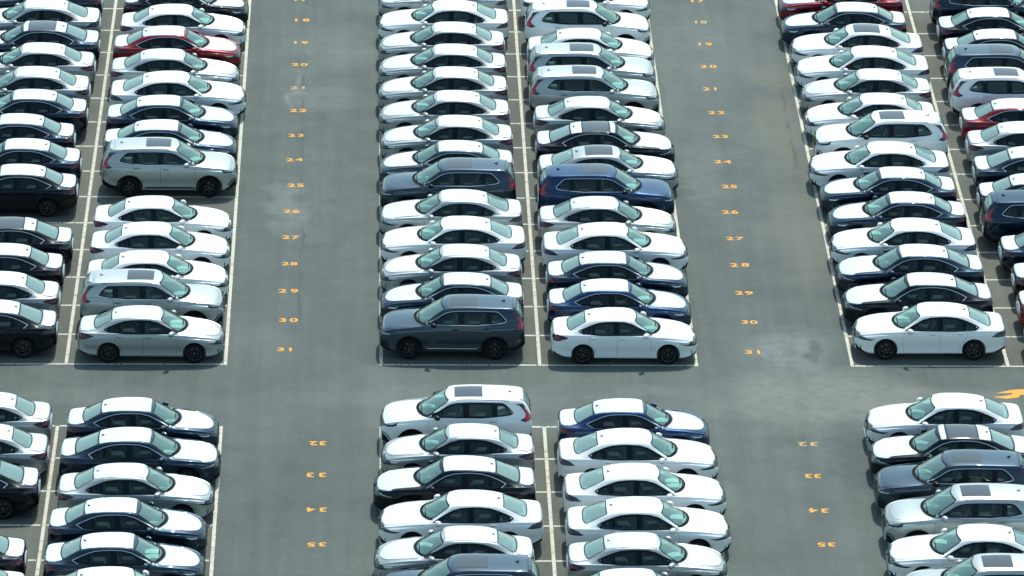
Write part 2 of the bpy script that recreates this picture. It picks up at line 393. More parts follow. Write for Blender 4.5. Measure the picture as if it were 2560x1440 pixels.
NW = dict(zip(range(17, 36), 'seventeen eighteen nineteen twenty twenty-one twenty-two twenty-three twenty-four twenty-five twenty-six twenty-seven twenty-eight twenty-nine thirty thirty-one thirty-two thirty-three thirty-four thirty-five'.split()))
def number(n, x, y, side):
    cu = bpy.data.curves.new('number', 'FONT'); cu.body = str(n); cu.size = .49; cu.align_x = 'CENTER'; cu.align_y = 'CENTER'; cu.space_character = rr_.uniform(1.05, 1.42); cu.offset = .014; cu.resolution_u = 3
    t_ = add('tmp', cu); bpy.context.view_layer.update(); me = bpy.data.meshes.new_from_object(t_.evaluated_get(bpy.context.evaluated_depsgraph_get()))
    bpy.data.objects.remove(t_); me.name = 'painted_number'; me.materials.clear(); me.materials.append(YEL_W if (n, side) in ((21, 'left'), (18, 'right'), (32, 'right')) else YEL)
    if sum(p.normal.z for p in me.polygons) < 0: me.flip_normals()
    o = add('painted_number', me, None, (x, y, .005)); o.scale = (rr_.uniform(1.02, 1.16), rr_.uniform(.80, .92), 1); o.rotation_euler = (0, 0, (math.pi if n >= 32 else 0)+R(rr_.uniform(-2, 2)))
    o['label'] = f'yellow number {NW[n]} painted on the asphalt of the {side} aisle' + (', upside down' if n >= 32 else ''); o['category'] = 'painted number'; o['group'] = 'yellow bay numbers painted along the aisles'
for n, x, y in NUML: number(n, x, y, 'left')
for n, x, y in NUMR: number(n, x, y, 'right')
# yellow turn arrow on the cross aisle
ar = [(19.60, -2.52), (20.05, -2.66), (20.42, -2.56), (20.50, -2.36), (20.75, -2.30), (21.4, -2.32), (22.3, -2.34), (23.2, -2.34), (23.2, -2.18), (22.3, -2.16), (21.4, -2.10), (20.95, -1.98), (20.62, -1.88), (20.30, -1.92), (19.75, -2.20), (20.30, -2.20), (20.22, -2.32), (19.95, -2.44)]
bm = bmesh.new(); vs = [bm.verts.new((x, y, 0)) for x, y in ar]; fc = bm.faces.new(vs); bm.normal_update()
if fc.normal.z < 0: fc.normal_flip()
bmesh.ops.triangulate(bm, faces=[fc]); me = bpy.data.meshes.new('painted_arrow'); bm.to_mesh(me); bm.free(); me.materials.append(YEL)
o = add('painted_arrow', me, None, (0, 0, .005)); o['label'] = 'yellow turn arrow painted on the cross aisle behind the white sedan at far right'; o['category'] = 'painted arrow'

# ---------------------------------------------------------------- car shapes (x forward, y left, z up)
def mirx(p): return [(x, -y) for x, y in p]
def sym(p):                            # close an outline given for y>=0, from front centre round to rear centre
    return list(p) + [(x, -y) for x, y in reversed(p) if abs(y) > 1e-6]
SPEC = {
 'A': dict(kind='compact_sedan', xr=-2.33, xf=2.33, ax=(1.39, -1.34), rw=.325, arch=.372, yw=.888,
   zt=[(-2.33,.66),(-2.30,.84),(-2.26,.955),(-2.20,.99),(-2.0,1.02),(-1.84,1.045),(-1.55,1.19),(-1.25,1.315),(-.9,1.385),(-.4,1.412),(0,1.405),(.25,1.375),(.42,1.325),(.75,1.165),(1.15,.965),(1.3,.935),(1.7,.87),(2.0,.79),(2.18,.72),(2.28,.65),(2.33,.56)],
   dzr=[(-2.33,.02),(-1.9,.035),(-1.5,.05),(-1.2,.045),(.2,.045),(1.0,.035),(1.3,.03),(2.33,.03)],
   wr=[(-2.33,.46),(-2.28,.54),(-2.2,.59),(-1.95,.62),(-1.8,.615),(-1.4,.57),(-1.1,.565),(-.5,.585),(.1,.585),(.4,.575),(.8,.64),(1.15,.71),(1.4,.72),(1.7,.69),(2.0,.60),(2.2,.46),(2.33,.30)],
   wsh=[(-2.33,.58),(-2.28,.68),(-2.15,.76),(-1.8,.82),(-1.3,.85),(0,.855),(1.2,.845),(1.7,.80),(2.0,.72),(2.2,.58),(2.33,.42)],
   zsh=[(-2.33,.62),(-2.28,.84),(-2.2,.93),(-1.9,.955),(-1.4,.965),(-.8,.955),(0,.94),(1.0,.905),(1.5,.86),(1.9,.79),(2.15,.71),(2.28,.62),(2.33,.53)],
   wm=[(-2.33,.66),(-2.26,.76),(-2.1,.84),(-1.8,.885),(-1.3,.90),(-.6,.885),(.5,.885),(1.4,.90),(1.8,.88),(2.05,.80),(2.2,.69),(2.3,.56),(2.33,.46)],
   zb=[(-2.33,.36),(-2.2,.30),(-1.8,.23),(-1.0,.20),(1.2,.19),(1.9,.20),(2.2,.22),(2.33,.26)],
   zm=.62, bowf=.30, bowr=.05, cowl=1.15, head=.42, rtop=-1.25, rbase=-1.84,
   wind=[(.40,0),(.37,.3),(.30,.515),(.58,.575),(.83,.635),(.96,.53),(1.07,.30),(1.11,0)],
   cowlp=[(1.105,0),(1.065,.30),(.955,.53),(.825,.645),(.835,.685),(.985,.595),(1.13,.35),(1.185,0)],
   rearw=[(-1.27,0),(-1.265,.3),(-1.25,.475),(-1.5,.53),(-1.72,.575),(-1.79,.45),(-1.82,.25),(-1.83,0)],
   dlo=[[( .78,.972),(.44,1.13),(.22,1.235),(-.02,1.295),(-.20,1.305),(-.20,.972)],
        [(-.35,.972),(-.35,1.307),(-.60,1.30),(-.80,1.275),(-.98,1.235),(-.98,.99),(-.8,.977)],
        [(-1.01,.995),(-1.01,1.225),(-1.22,1.145),(-1.39,1.07),(-1.28,1.01)]],
   dloall=[(.88,.945),(.44,1.155),(.22,1.262),(-.02,1.322),(-.35,1.332),(-.60,1.326),(-.82,1.30),(-1.02,1.247),(-1.25,1.16),(-1.48,1.062),(-1.29,.99),(-.8,.955)],
   pill=[[(-.20,.975),(-.20,1.305),(-.35,1.307),(-.35,.975)],[(-.98,.99),(-.98,1.235),(-1.01,1.225),(-1.01,.995)]],
   doors=[[(.82,.27),(.84,.60),(.80,.90),(.40,.918),(-.255,.925),(-.255,.27)],[(-.27,.27),(-.27,.925),(-.8,.93),(-1.14,.945),(-1.12,.76),(-.99,.60),(-.92,.44),(-.90,.27)]],
   handles=[(-.08,.865),(-1.0,.885)],
   hoodf=[(2.17,0),(2.14,.22),(2.04,.44),(1.84,.58),(1.4,.67),(.94,.70),(1.12,.42),(1.19,.2),(1.205,0)],
   hoodline=[(2.20,0),(2.17,.25),(2.06,.47),(1.85,.62),(1.4,.71),(.92,.745)],
   rooff=[(.27,0),(.27,.515),(-.2,.53),(-.8,.525),(-1.21,.49),(-1.24,.3),(-1.25,0)],
   trunkf=[(-1.85,0),(-1.84,.25),(-1.80,.46),(-1.76,.60),(-2.0,.645),(-2.15,.62),(-2.24,.50),(-2.265,.3),(-2.27,0)],
   head_l=[(1.70,.755),(1.88,.72),(2.08,.70),(2.26,.695),(2.31,.60),(2.24,.575),(2.0,.62),(1.82,.67)],
   head_s=[(1.72,.745),(1.88,.712),(2.06,.695),(2.04,.665),(1.86,.675)],
   head_f=(.30,.60,.56,.655), grille=[(-.42,.60),(.42,.60),(.40,.52),(-.40,.52)], lower=[(-.50,.42),(.50,.42),(.44,.27),(-.44,.27)],
   tail=[(-1.80,.885),(-1.98,.94),(-2.16,.955),(-2.26,.93),(-2.30,.85),(-2.27,.775),(-2.10,.785),(-1.95,.83)], tail_m='D',
   tail_r=[(.60,.88),(.30,.88),(.34,.80),(.62,.79)], mirror=(.66,.985), spoil=None),
}
A = SPEC['A']
def sx(l, f, dz=0.): return [(f(x), y+dz) for x, y in l]
def fb(x):   # compact sedan -> long sedan stations
    return x*1.07 if x < -1.3 else (x*1.05 if x > 1.3 else x*1.0 + (0 if abs(x) < .9 else 0))
B_ = dict(A)
B_.update(kind='long_sedan', xr=-2.47, xf=2.38, ax=(1.41, -1.42), rw=.34, arch=.385, yw=.912,
   zt=[(-2.47,.66),(-2.44,.85),(-2.4,.965),(-2.34,1.00),(-2.15,1.02),(-2.0,1.045),(-1.65,1.19),(-1.28,1.33),(-0.9,1.405),(-0.4,1.435),(0.0,1.428),(0.25,1.395),(0.42,1.345),(0.75,1.18),(1.15,.985),(1.3,.958),(1.66,.915),(1.975,.85),(2.19,.785),(2.31,.70),(2.38,.60)],
   dzr=[(-2.47,.02),(-2.05,.035),(-1.6,.05),(-1.2,.045),(0.2,.045),(1.0,.035),(1.3,.03),(2.38,.03)],
   wr=[(-2.47,.50),(-2.42,.57),(-2.35,.61),(-2.1,.64),(-1.95,.63),(-1.5,.59),(-1.1,.585),(-0.5,.605),(0.1,.605),(0.4,.595),(0.8,.66),(1.15,.73),(1.39,.75),(1.75,.73),(2.02,.66),(2.23,.52),(2.38,.36)],
   wsh=[(-2.47,.62),(-2.42,.72),(-2.3,.79),(-2.0,.84),(-1.4,.875),(0.0,.88),(1.2,.87),(1.75,.83),(2.02,.77),(2.23,.64),(2.38,.46)],
   zsh=[(-2.47,.62),(-2.42,.85),(-2.34,.94),(-2.0,.965),(-1.4,.975),(-0.8,.962),(0.0,.948),(1.0,.925),(1.48,.895),(1.93,.83),(2.19,.765),(2.31,.67),(2.38,.57)],
   wm=[(-2.47,.70),(-2.4,.80),(-2.25,.87),(-1.9,.915),(-1.4,.93),(-0.6,.915),(0.5,.915),(1.39,.93),(1.84,.915),(2.065,.85),(2.24,.73),(2.34,.60),(2.38,.50)],
   zb=[(-2.47,.36),(-2.3,.30),(-1.9,.23),(-1.0,.205),(1.2,.195),(1.93,.20),(2.21,.23),(2.38,.27)],
   rtop=-1.28, rbase=-2.0, bowr=.03,
   wind=[(.40,0),(.37,.3),(.29,.535),(.58,.595),(.80,.655),(.94,.55),(1.07,.30),(1.11,0)],
   cowlp=[(1.105,0),(1.065,.30),(.935,.55),(.795,.665),(.81,.705),(.965,.62),(1.125,.37),(1.18,0)],
   rearw=[(-1.30,0),(-1.295,.3),(-1.28,.50),(-1.6,.55),(-1.90,.59),(-1.96,.45),(-1.985,.25),(-1.99,0)],
   dlo=[[( .68,.985),(.44,1.125),(.22,1.24),(-.02,1.305),(-.27,1.325),(-.27,.975)],
        [(-.40,.975),(-.40,1.328),(-.62,1.32),(-.85,1.29),(-1.07,1.24),(-1.07,.985),(-.8,.977)],
        [(-1.12,.988),(-1.12,1.225),(-1.33,1.14),(-1.49,1.065),(-1.41,1.0)]],
   dloall=[(.80,.955),(.44,1.152),(.22,1.267),(-.02,1.332),(-.40,1.352),(-.62,1.345),(-.87,1.317),(-1.10,1.257),(-1.35,1.163),(-1.57,1.062),(-1.44,.985),(-.8,.955)],
   pill=[[(-.27,.978),(-.27,1.325),(-.40,1.328),(-.40,.978)],[(-1.07,.99),(-1.07,1.24),(-1.12,1.225),(-1.12,.992)]],
   doors=[[(.84,.27),(.86,.60),(.82,.91),(.40,.925),(-.325,.932),(-.325,.27)],[(-.34,.27),(-.34,.932),(-.8,.94),(-1.20,.955),(-1.18,.78),(-1.05,.62),(-.98,.46),(-.96,.27)]],
   handles=[(-.08,.875),(-.98,.895)],
   hoodf=[(2.27,0),(2.26,.30),(2.21,.48),(2.11,.62),(1.948,.735),(1.84,.76),(1.84,.70),(1.39,.715),(0.92,.72),(1.11,.42),(1.18,.2),(1.2,0)],
   hoodline=[(2.29,0),(2.27,.30),(2.19,.52),(1.975,.67),(1.48,.73),(0.92,.765)],
   rooff=[(.30,0),(.27,.535),(-.2,.55),(-.8,.545),(-1.25,.51),(-1.26,.3),(-1.265,0)],
   trunkf=[(-2.02,0),(-2.01,.30),(-1.98,.60),(-2.15,.655),(-2.30,.64),(-2.39,.52),(-2.41,.3),(-2.415,0)],
   head_l=[(1.75,.715),(1.912,.71),(2.13,.745),(2.31,.755),(2.37,.70),(2.35,.60),(2.29,.655),(2.092,.655),(1.885,.66)],
   head_s=[(1.84,.712),(2.13,.735),(2.29,.745),(2.29,.738),(2.13,.722),(1.84,.70)],
   head_f=(.30,.62,.64,.715), grille=[(-.50,.70),(.50,.70),(.44,.50),(-.44,.50)], lower=[(-.55,.40),(.55,.40),(.48,.28),(-.48,.28)],
   tail=[(-1.96,.80),(-2.12,.90),(-2.30,.955),(-2.41,.95),(-2.455,.83),(-2.38,.80),(-2.18,.79)], tail_m='K',
   tail_r=[(.72,.92),(.05,.90),(.05,.85),(.72,.82)], mirror=(.64,.985))
SPEC['B'] = B_
SPEC['C'] = dict(kind='family_suv', xr=-2.33, xf=2.33, ax=(1.37, -1.36), rw=.36, arch=.405, yw=.912,
   zt=[(-2.33,.72),(-2.31,.98),(-2.27,1.20),(-2.20,1.38),(-2.10,1.52),(-1.99,1.60),(-1.8,1.635),(-1.2,1.662),(-.5,1.675),(0,1.66),(.2,1.635),(.38,1.58),(.75,1.385),(1.22,1.125),(1.4,1.095),(1.75,1.05),(2.05,.985),(2.2,.91),(2.29,.80),(2.33,.68)],
   dzr=[(-2.33,.03),(-2.0,.045),(.2,.05),(1.0,.04),(1.3,.035),(2.33,.035)],
   wr=[(-2.33,.46),(-2.27,.51),(-2.1,.545),(-1.9,.58),(-1.2,.63),(-.5,.645),(.1,.64),(.38,.63),(.8,.70),(1.2,.755),(1.5,.77),(1.8,.74),(2.05,.66),(2.2,.54),(2.33,.36)],
   wsh=[(-2.33,.58),(-2.27,.69),(-2.1,.77),(-1.8,.83),(-1.3,.865),(0,.87),(1.2,.865),(1.7,.84),(2.0,.78),(2.2,.67),(2.33,.52)],
   zsh=[(-2.33,.68),(-2.30,.92),(-2.2,1.12),(-1.9,1.16),(-1.4,1.155),(-.8,1.135),(0,1.125),(1.0,1.085),(1.5,1.035),(1.9,.98),(2.12,.91),(2.26,.79),(2.33,.65)],
   wm=[(-2.33,.64),(-2.25,.765),(-2.1,.85),(-1.8,.905),(-1.36,.93),(-.6,.91),(.5,.91),(1.37,.93),(1.8,.91),(2.05,.85),(2.2,.74),(2.3,.62),(2.33,.54)],
   zb=[(-2.33,.40),(-2.2,.34),(-1.8,.27),(-1.0,.235),(1.2,.23),(1.9,.25),(2.2,.29),(2.33,.33)],
   zm=.72, bowf=.30, bowr=0., cowl=1.22, head=.38, rtop=-1.99, rbase=-2.25,
   wind=[(.36,0),(.33,.3),(.22,.57),(.55,.635),(.86,.70),(.99,.58),(1.12,.33),(1.165,0)],
   cowlp=[(1.16,0),(1.115,.33),(.985,.58),(.855,.71),(.87,.75),(1.02,.65),(1.185,.39),(1.24,0)],
   rearw=[(-2.03,0),(-2.03,.3),(-2.04,.44),(-2.14,.465),(-2.25,.47),(-2.272,.40),(-2.278,.25),(-2.28,0)],
   dlo=[[(.78,1.167),(.50,1.293),(.26,1.43),(.05,1.515),(-.22,1.535),(-.22,1.163)],
        [(-.37,1.163),(-.37,1.537),(-.75,1.535),(-1.11,1.525),(-1.11,1.177),(-.8,1.167)],
        [(-1.24,1.185),(-1.24,1.52),(-1.42,1.505),(-1.58,1.38),(-1.69,1.255),(-1.60,1.223)]],
   dloall=[(.90,1.142),(.50,1.317),(.26,1.473),(.05,1.543),(-.37,1.563),(-.75,1.561),(-1.24,1.55),(-1.45,1.537),(-1.60,1.415),(-1.76,1.255),(-1.62,1.206),(-1.1,1.16),(-.8,1.142)],
   pill=[[(-.22,1.166),(-.22,1.535),(-.37,1.537),(-.37,1.166)],[(-1.11,1.177),(-1.11,1.525),(-1.24,1.52),(-1.24,1.185)]],
   doors=[[(.86,.33),(.90,.70),(.86,1.05),(.40,1.09),(-.295,1.10),(-.295,.33)],[(-.31,.33),(-.31,1.10),(-.8,1.11),(-1.24,1.135),(-1.22,.88),(-1.08,.74),(-.96,.54),(-.93,.33)]],
   handles=[(-.11,1.015),(-1.10,1.05)],
   hoodf=None, hoodline=[(2.14,0),(2.12,.30),(2.05,.50),(1.85,.66),(1.5,.755),(.95,.80)],
   rooff=None, trunkf=None,
   head_l=[(1.80,.985),(1.95,.91),(2.10,.885),(2.30,.86),(2.32,.78),(2.2,.80),(2.0,.845),(1.84,.90)],
   head_s=[(1.98,.862),(2.27,.815),(2.27,.80),(1.98,.842)],
   head_f=(.30,.62,.78,.86), grille=[(-.48,.84),(.48,.84),(.44,.54),(-.44,.54)], lower=[(-.5,.46),(.5,.46),(.46,.36),(-.46,.36)],
   tail=[(-2.03,1.43),(-2.12,1.35),(-2.20,1.24),(-2.26,1.13),(-2.265,1.02),(-2.10,1.00),(-1.95,1.06),(-2.09,1.13),(-2.13,1.20),(-2.06,1.31),(-1.97,1.42)], tail_m='R',
   tail_r=[(.60,1.16),(.52,1.16),(.54,.99),(.66,.99)], mirror=(.60,1.175))
for S in SPEC.values():
    for k in ('wind', 'hoodf', 'hoodline', 'cowlp'):
        if S[k]: S[k] = chaikin(S[k], 1) if k != 'cowlp' else chaikin(S[k][:4], 1)+chaikin(S[k][4:], 1)
    for k in ('zt','dzr','wr','wsh','zsh','wm','zb'): S['f_'+k] = pchip(S[k])

def section(S, x, inset=0.):
    zb, wm, wsh, zsh, wr, zt = (S['f_'+k](x) for k in ('zb','wm','wsh','zsh','wr','zt')); zr = zt-S['f_dzr'](x)
    zm = min(S['zm'], lerp(zb, zsh, .62)); zr = max(zr, zsh-.02); zt = max(zt, zr+.01)
    wr = min(wr, wsh-.02)
    p = [(0, zb, 0), (wm-.22, zb, 0), (wm-.06, zb, 0), (wm-.018, zb+.055, 0), (wm-.030, zb+.10, 0), (wm-.045, lerp(zb, zm, .50), 0), (wm-.028, lerp(zb, zm, .75), 0), (wm-.002, zm, 0), (wm-.002, lerp(zm, zsh, .50), 0), (lerp(wsh, wm, .75), lerp(zm, zsh, .76), 0), (lerp(wsh, wm, .30), lerp(zm, zsh, .80), 0),
         (wsh, zsh-.015, 0), (wsh-.012, zsh+.006, 0), (wsh-.045, min(zsh+.018, zr), 0)]
    a = (wsh-.045, min(zsh+.018, zr))
    for t in (.12, .4, .7, .9): p.append((lerp(a[0], wr+.012, t) + .012*math.sin(math.pi*t), lerp(a[1], zr-.01, t), t))
    p += [(wr-.02, zr+.012, 1), (wr*.86, lerp(zr, zt, .5), 1), (wr*.6, lerp(zr, zt, .8), 1), (wr*.3, lerp(zr, zt, .97), 1), (0, zt, 1)]
    return chaikin(p, 1)
def shift(S, x, y, k):
    wr = S['f_wr'](x); q = min(1., (abs(y)/max(wr, .3)))**2
    hd, cw = S['head'], S['cowl']
    if x > hd-.5:
        if x < hd: b = lerp(0, .10, (x-hd+.5)/.5)
        elif x < cw: b = lerp(.10, S['bowf'], (x-hd)/(cw-hd))
        else: b = S['bowf']*max(0, 1-(x-cw)/.75)
        b = b*(1 if x < cw else 1); return x - b*q*k
    if x < S['rtop']+.4 and S['bowr']:
        t = min(1, (S['rtop']+.4-x)/.6) if x > S['rbase'] else max(0, 1-(S['rbase']-x)/.3)
        return x + S['bowr']*t*q*k
    return x
def stations(S):
    xs = []; x = S['xr']
    while x < S['xf']-1e-6:
        xs.append(x); d = min(x-S['xr'], S['xf']-x); x += .015 if d < .09 else (.03 if d < .3 else .06)
    xs.append(S['xf']); return xs
def loft(rings):
    n = len(rings[0]); v = [p for r in rings for p in r]; f = []
    for i in range(len(rings)-1):
        for k in range(n):
            j = (k+1) % n; f.append([i*n+k, i*n+j, (i+1)*n+j, (i+1)*n+k])
    f.append(list(range(n))[::-1]); f.append([(len(rings)-1)*n+k for k in range(n)])
    return v, f
def body_shell(S):
    rings = []
    for x in stations(S):
        h = section(S, x)
        L = [Vector((shift(S, x, y, k), y, z)) for y, z, k in h]
        rings.append(L + [Vector((p.x, -p.y, p.z)) for p in L[-2:0:-1]])
    return loft(rings)
def cavity(S):
    rings = []; x0, x1 = S['rbase']+.12 if S['rtop'] > -1.9 else -2.1, S['cowl']-.10
    n = 26
    for i in range(n+1):
        x = lerp(x0, x1, i/n); wsh, zsh, wr, zt = (S['f_'+k](x) for k in ('wsh','zsh','wr','zt')); zr = zt-S['f_dzr'](x)
        fl = .42 if -1.1 < x < .9 else zsh-.22
        h = [(0, fl, 0), (wsh-.12, fl, 0), (wsh-.10, zsh-.03, 0), (wr-.035, zr-.045, 1), (wr*.6, lerp(zr, zt, .8)-.035, 1), (0, zt-.035, 1)]
        L = [Vector((shift(S, x, y, k), y, max(z, fl))) for y, z, k in h]
        rings.append(L + [Vector((p.x, -p.y, p.z)) for p in L[-2:0:-1]])
    return loft(rings)
def prism(poly, axis, a, b):
    n = len(poly); f3 = (lambda u, v, w: Vector((u, w, v))) if axis == 'side' else (lambda u, v, w: Vector((u, v, w)))
    v = [f3(p[0], p[1], a) for p in poly] + [f3(p[0], p[1], b) for p in poly]
    f = [list(range(n))[::-1], [i+n for i in range(n)]] + [[i, (i+1) % n, (i+1) % n+n, i+n] for i in range(n)]
    return v, f
def solid(name, vf, mi, mats):
    me = mk(name, vf[0], vf[1], mats, [mi]*len(vf[1]), False)
    bm = bmesh.new(); bm.from_mesh(me); bmesh.ops.recalc_face_normals(bm, faces=bm.faces); bm.to_mesh(me); bm.free()
    return me
def cyl(x, z, r, y0, y1, seg=40):
    v = []; f = []
    for y in (y0, y1):
        for i in range(seg): v.append(Vector((x+r*math.cos(2*math.pi*i/seg), y, z+r*math.sin(2*math.pi*i/seg))))
    f = [list(range(seg)), [i+seg for i in range(seg)][::-1]] + [[i, i+seg, (i+1) % seg+seg, (i+1) % seg] for i in range(seg)]
    return v, f
def cut_body(S, shell):
    slots = [PAINT['W'], WELL, CARPET]
    me = solid('body', shell, 0, slots); ob = add('body', me); tmp = []
    for p in me.polygons: p.use_smooth = True
    def cut(vf, mi):
        c = add('cutter', solid('cutter', vf, mi, slots)); tmp.append(c)
        md = ob.modifiers.new('b', 'BOOLEAN'); md.operation = 'DIFFERENCE'; md.solver = 'EXACT'; md.object = c; md.material_mode = 'INDEX'
    for xw in S['ax']:
        for s in (1, -1): cut(cyl(xw, S['rw']+.01, S['arch'], s*.60, s*1.2), 1)
    cut(cavity(S), 2)
    for d in S['dlo']: cut(prism(rounded(d, .04), 'side', -1.2, 1.2), 2)
    zw = S['f_zt'](S['cowl'])-.09
    cut(prism(rounded(sym(S['wind']), .05), 'top', zw, 2.), 2)
    cut(prism(rounded(sym(S['rearw']), .05), 'top', S['f_zt'](S['rbase'])-.10, 2.), 2)
    bpy.context.view_layer.update()
    dg = bpy.context.evaluated_depsgraph_get(); new = bpy.data.meshes.new_from_object(ob.evaluated_get(dg)); new.name = S['kind']+'_body'
    for c in tmp+[ob]: bpy.data.objects.remove(c)
    new.materials.clear()
    for q in slots: new.materials.append(q)
    me2 = new
    try: me2.set_sharp_from_angle(angle=R(38))
    except Exception as e: print('sharp', e)
    return me2

def wheel_parts(S, typ):
    r = S['rw']; rr = r*.70 if typ != 'C' else r*.66
    tyre = MB().add(lathe_y([(rr, -.10), (r*.93, -.115), (r*.985, -.09), (r, -.05), (r, .05), (r*.985, .09), (r*.93, .113), (rr+.012, .105), (rr, .085), (rr, -.10)], 36))
    tm = tyre.mesh('tyre', [RUBBER])
    rim = MB(); rim.add(lathe_y([(rr+.002, .09), (rr-.008, .098), (rr-.022, .086), (rr-.03, .03), (rr-.03, -.09)], 36), 0)
    rim.add(lathe_y([(rr-.0045, .0985), (rr-.012, .097)], 36), 2 if typ != 'C' else 0)
    rim.add(lathe_y([(.001, .075), (.045, .075), (.06, .06), (.06, -.05)], 20), 0)
    rim.add(lathe_y([(.001, .079), (.026, .079), (.028, .07)], 16), 2)
    def spoke(a, w0, w1, da=0., mi=0, y0=.068, y1=.088, r0=.045, r1=None):
        r1 = r1 or rr-.012; v = []
        for (rad, ww, yy, aa) in ((r0, w0, y0, a), (lerp(r0, r1, .5), lerp(w0, w1, .5), lerp(y0, y1, .3)-.006, a+da*.35), (r1, w1, y1, a+da)):
            c = Vector((math.cos(aa)*rad, 0, math.sin(aa)*rad)); t = Vector((-math.sin(aa), 0, math.cos(aa)))
            for sgn, dy in ((-1, -.03), (-1, 0), (1, 0), (1, -.03)): v.append(c+t*sgn*ww/2+Vector((0, yy+dy, 0)))
        f = []
        for k in range(2):
            for i in range(3): f.append([k*4+i, k*4+i+1, k*4+i+5, k*4+i+4])
        return v, f
    for i in range(5):
        a = 2*math.pi*i/5+math.pi/2
        if typ == 'A':
            for s in (-1, 1):
                rim.add(spoke(a, .050, .030, s*.30, 0)); rim.add(spoke(a+s*.02, .012, .030, s*.32, 1, .0695, .0905, .10))
        elif typ == 'B':
            rim.add(spoke(a, .060, .080, 0, 2)); rim.add(spoke(a+.05, .008, .012, 0, 1, .0695, .0895, .07)); rim.add(spoke(a-.05, .008, .012, 0, 1, .0695, .0895, .07))
        else:
            for s in (-1, 1):
                rim.add(spoke(a+s*.10, .045, .035, s*.14, 0)); rim.add(spoke(a+s*.12, .006, .010, s*.14, 1, .0695, .0895, .12, rr*.8))
    rm = rim.mesh('rim', [RIM_D, RIM_L, RIM_G], False)
    disc = MB().add(lathe_y([(.001, -.01), (rr*.72, -.01), (rr*.72, -.03)], 28)).add(lathe_y([(.001, -.06), (rr-.03, -.06)], 28), 1).mesh('wheel', [mat('brake_disc', (.16, .16, .16), .4, .8), WELL], False)
    return disc, tm, rm

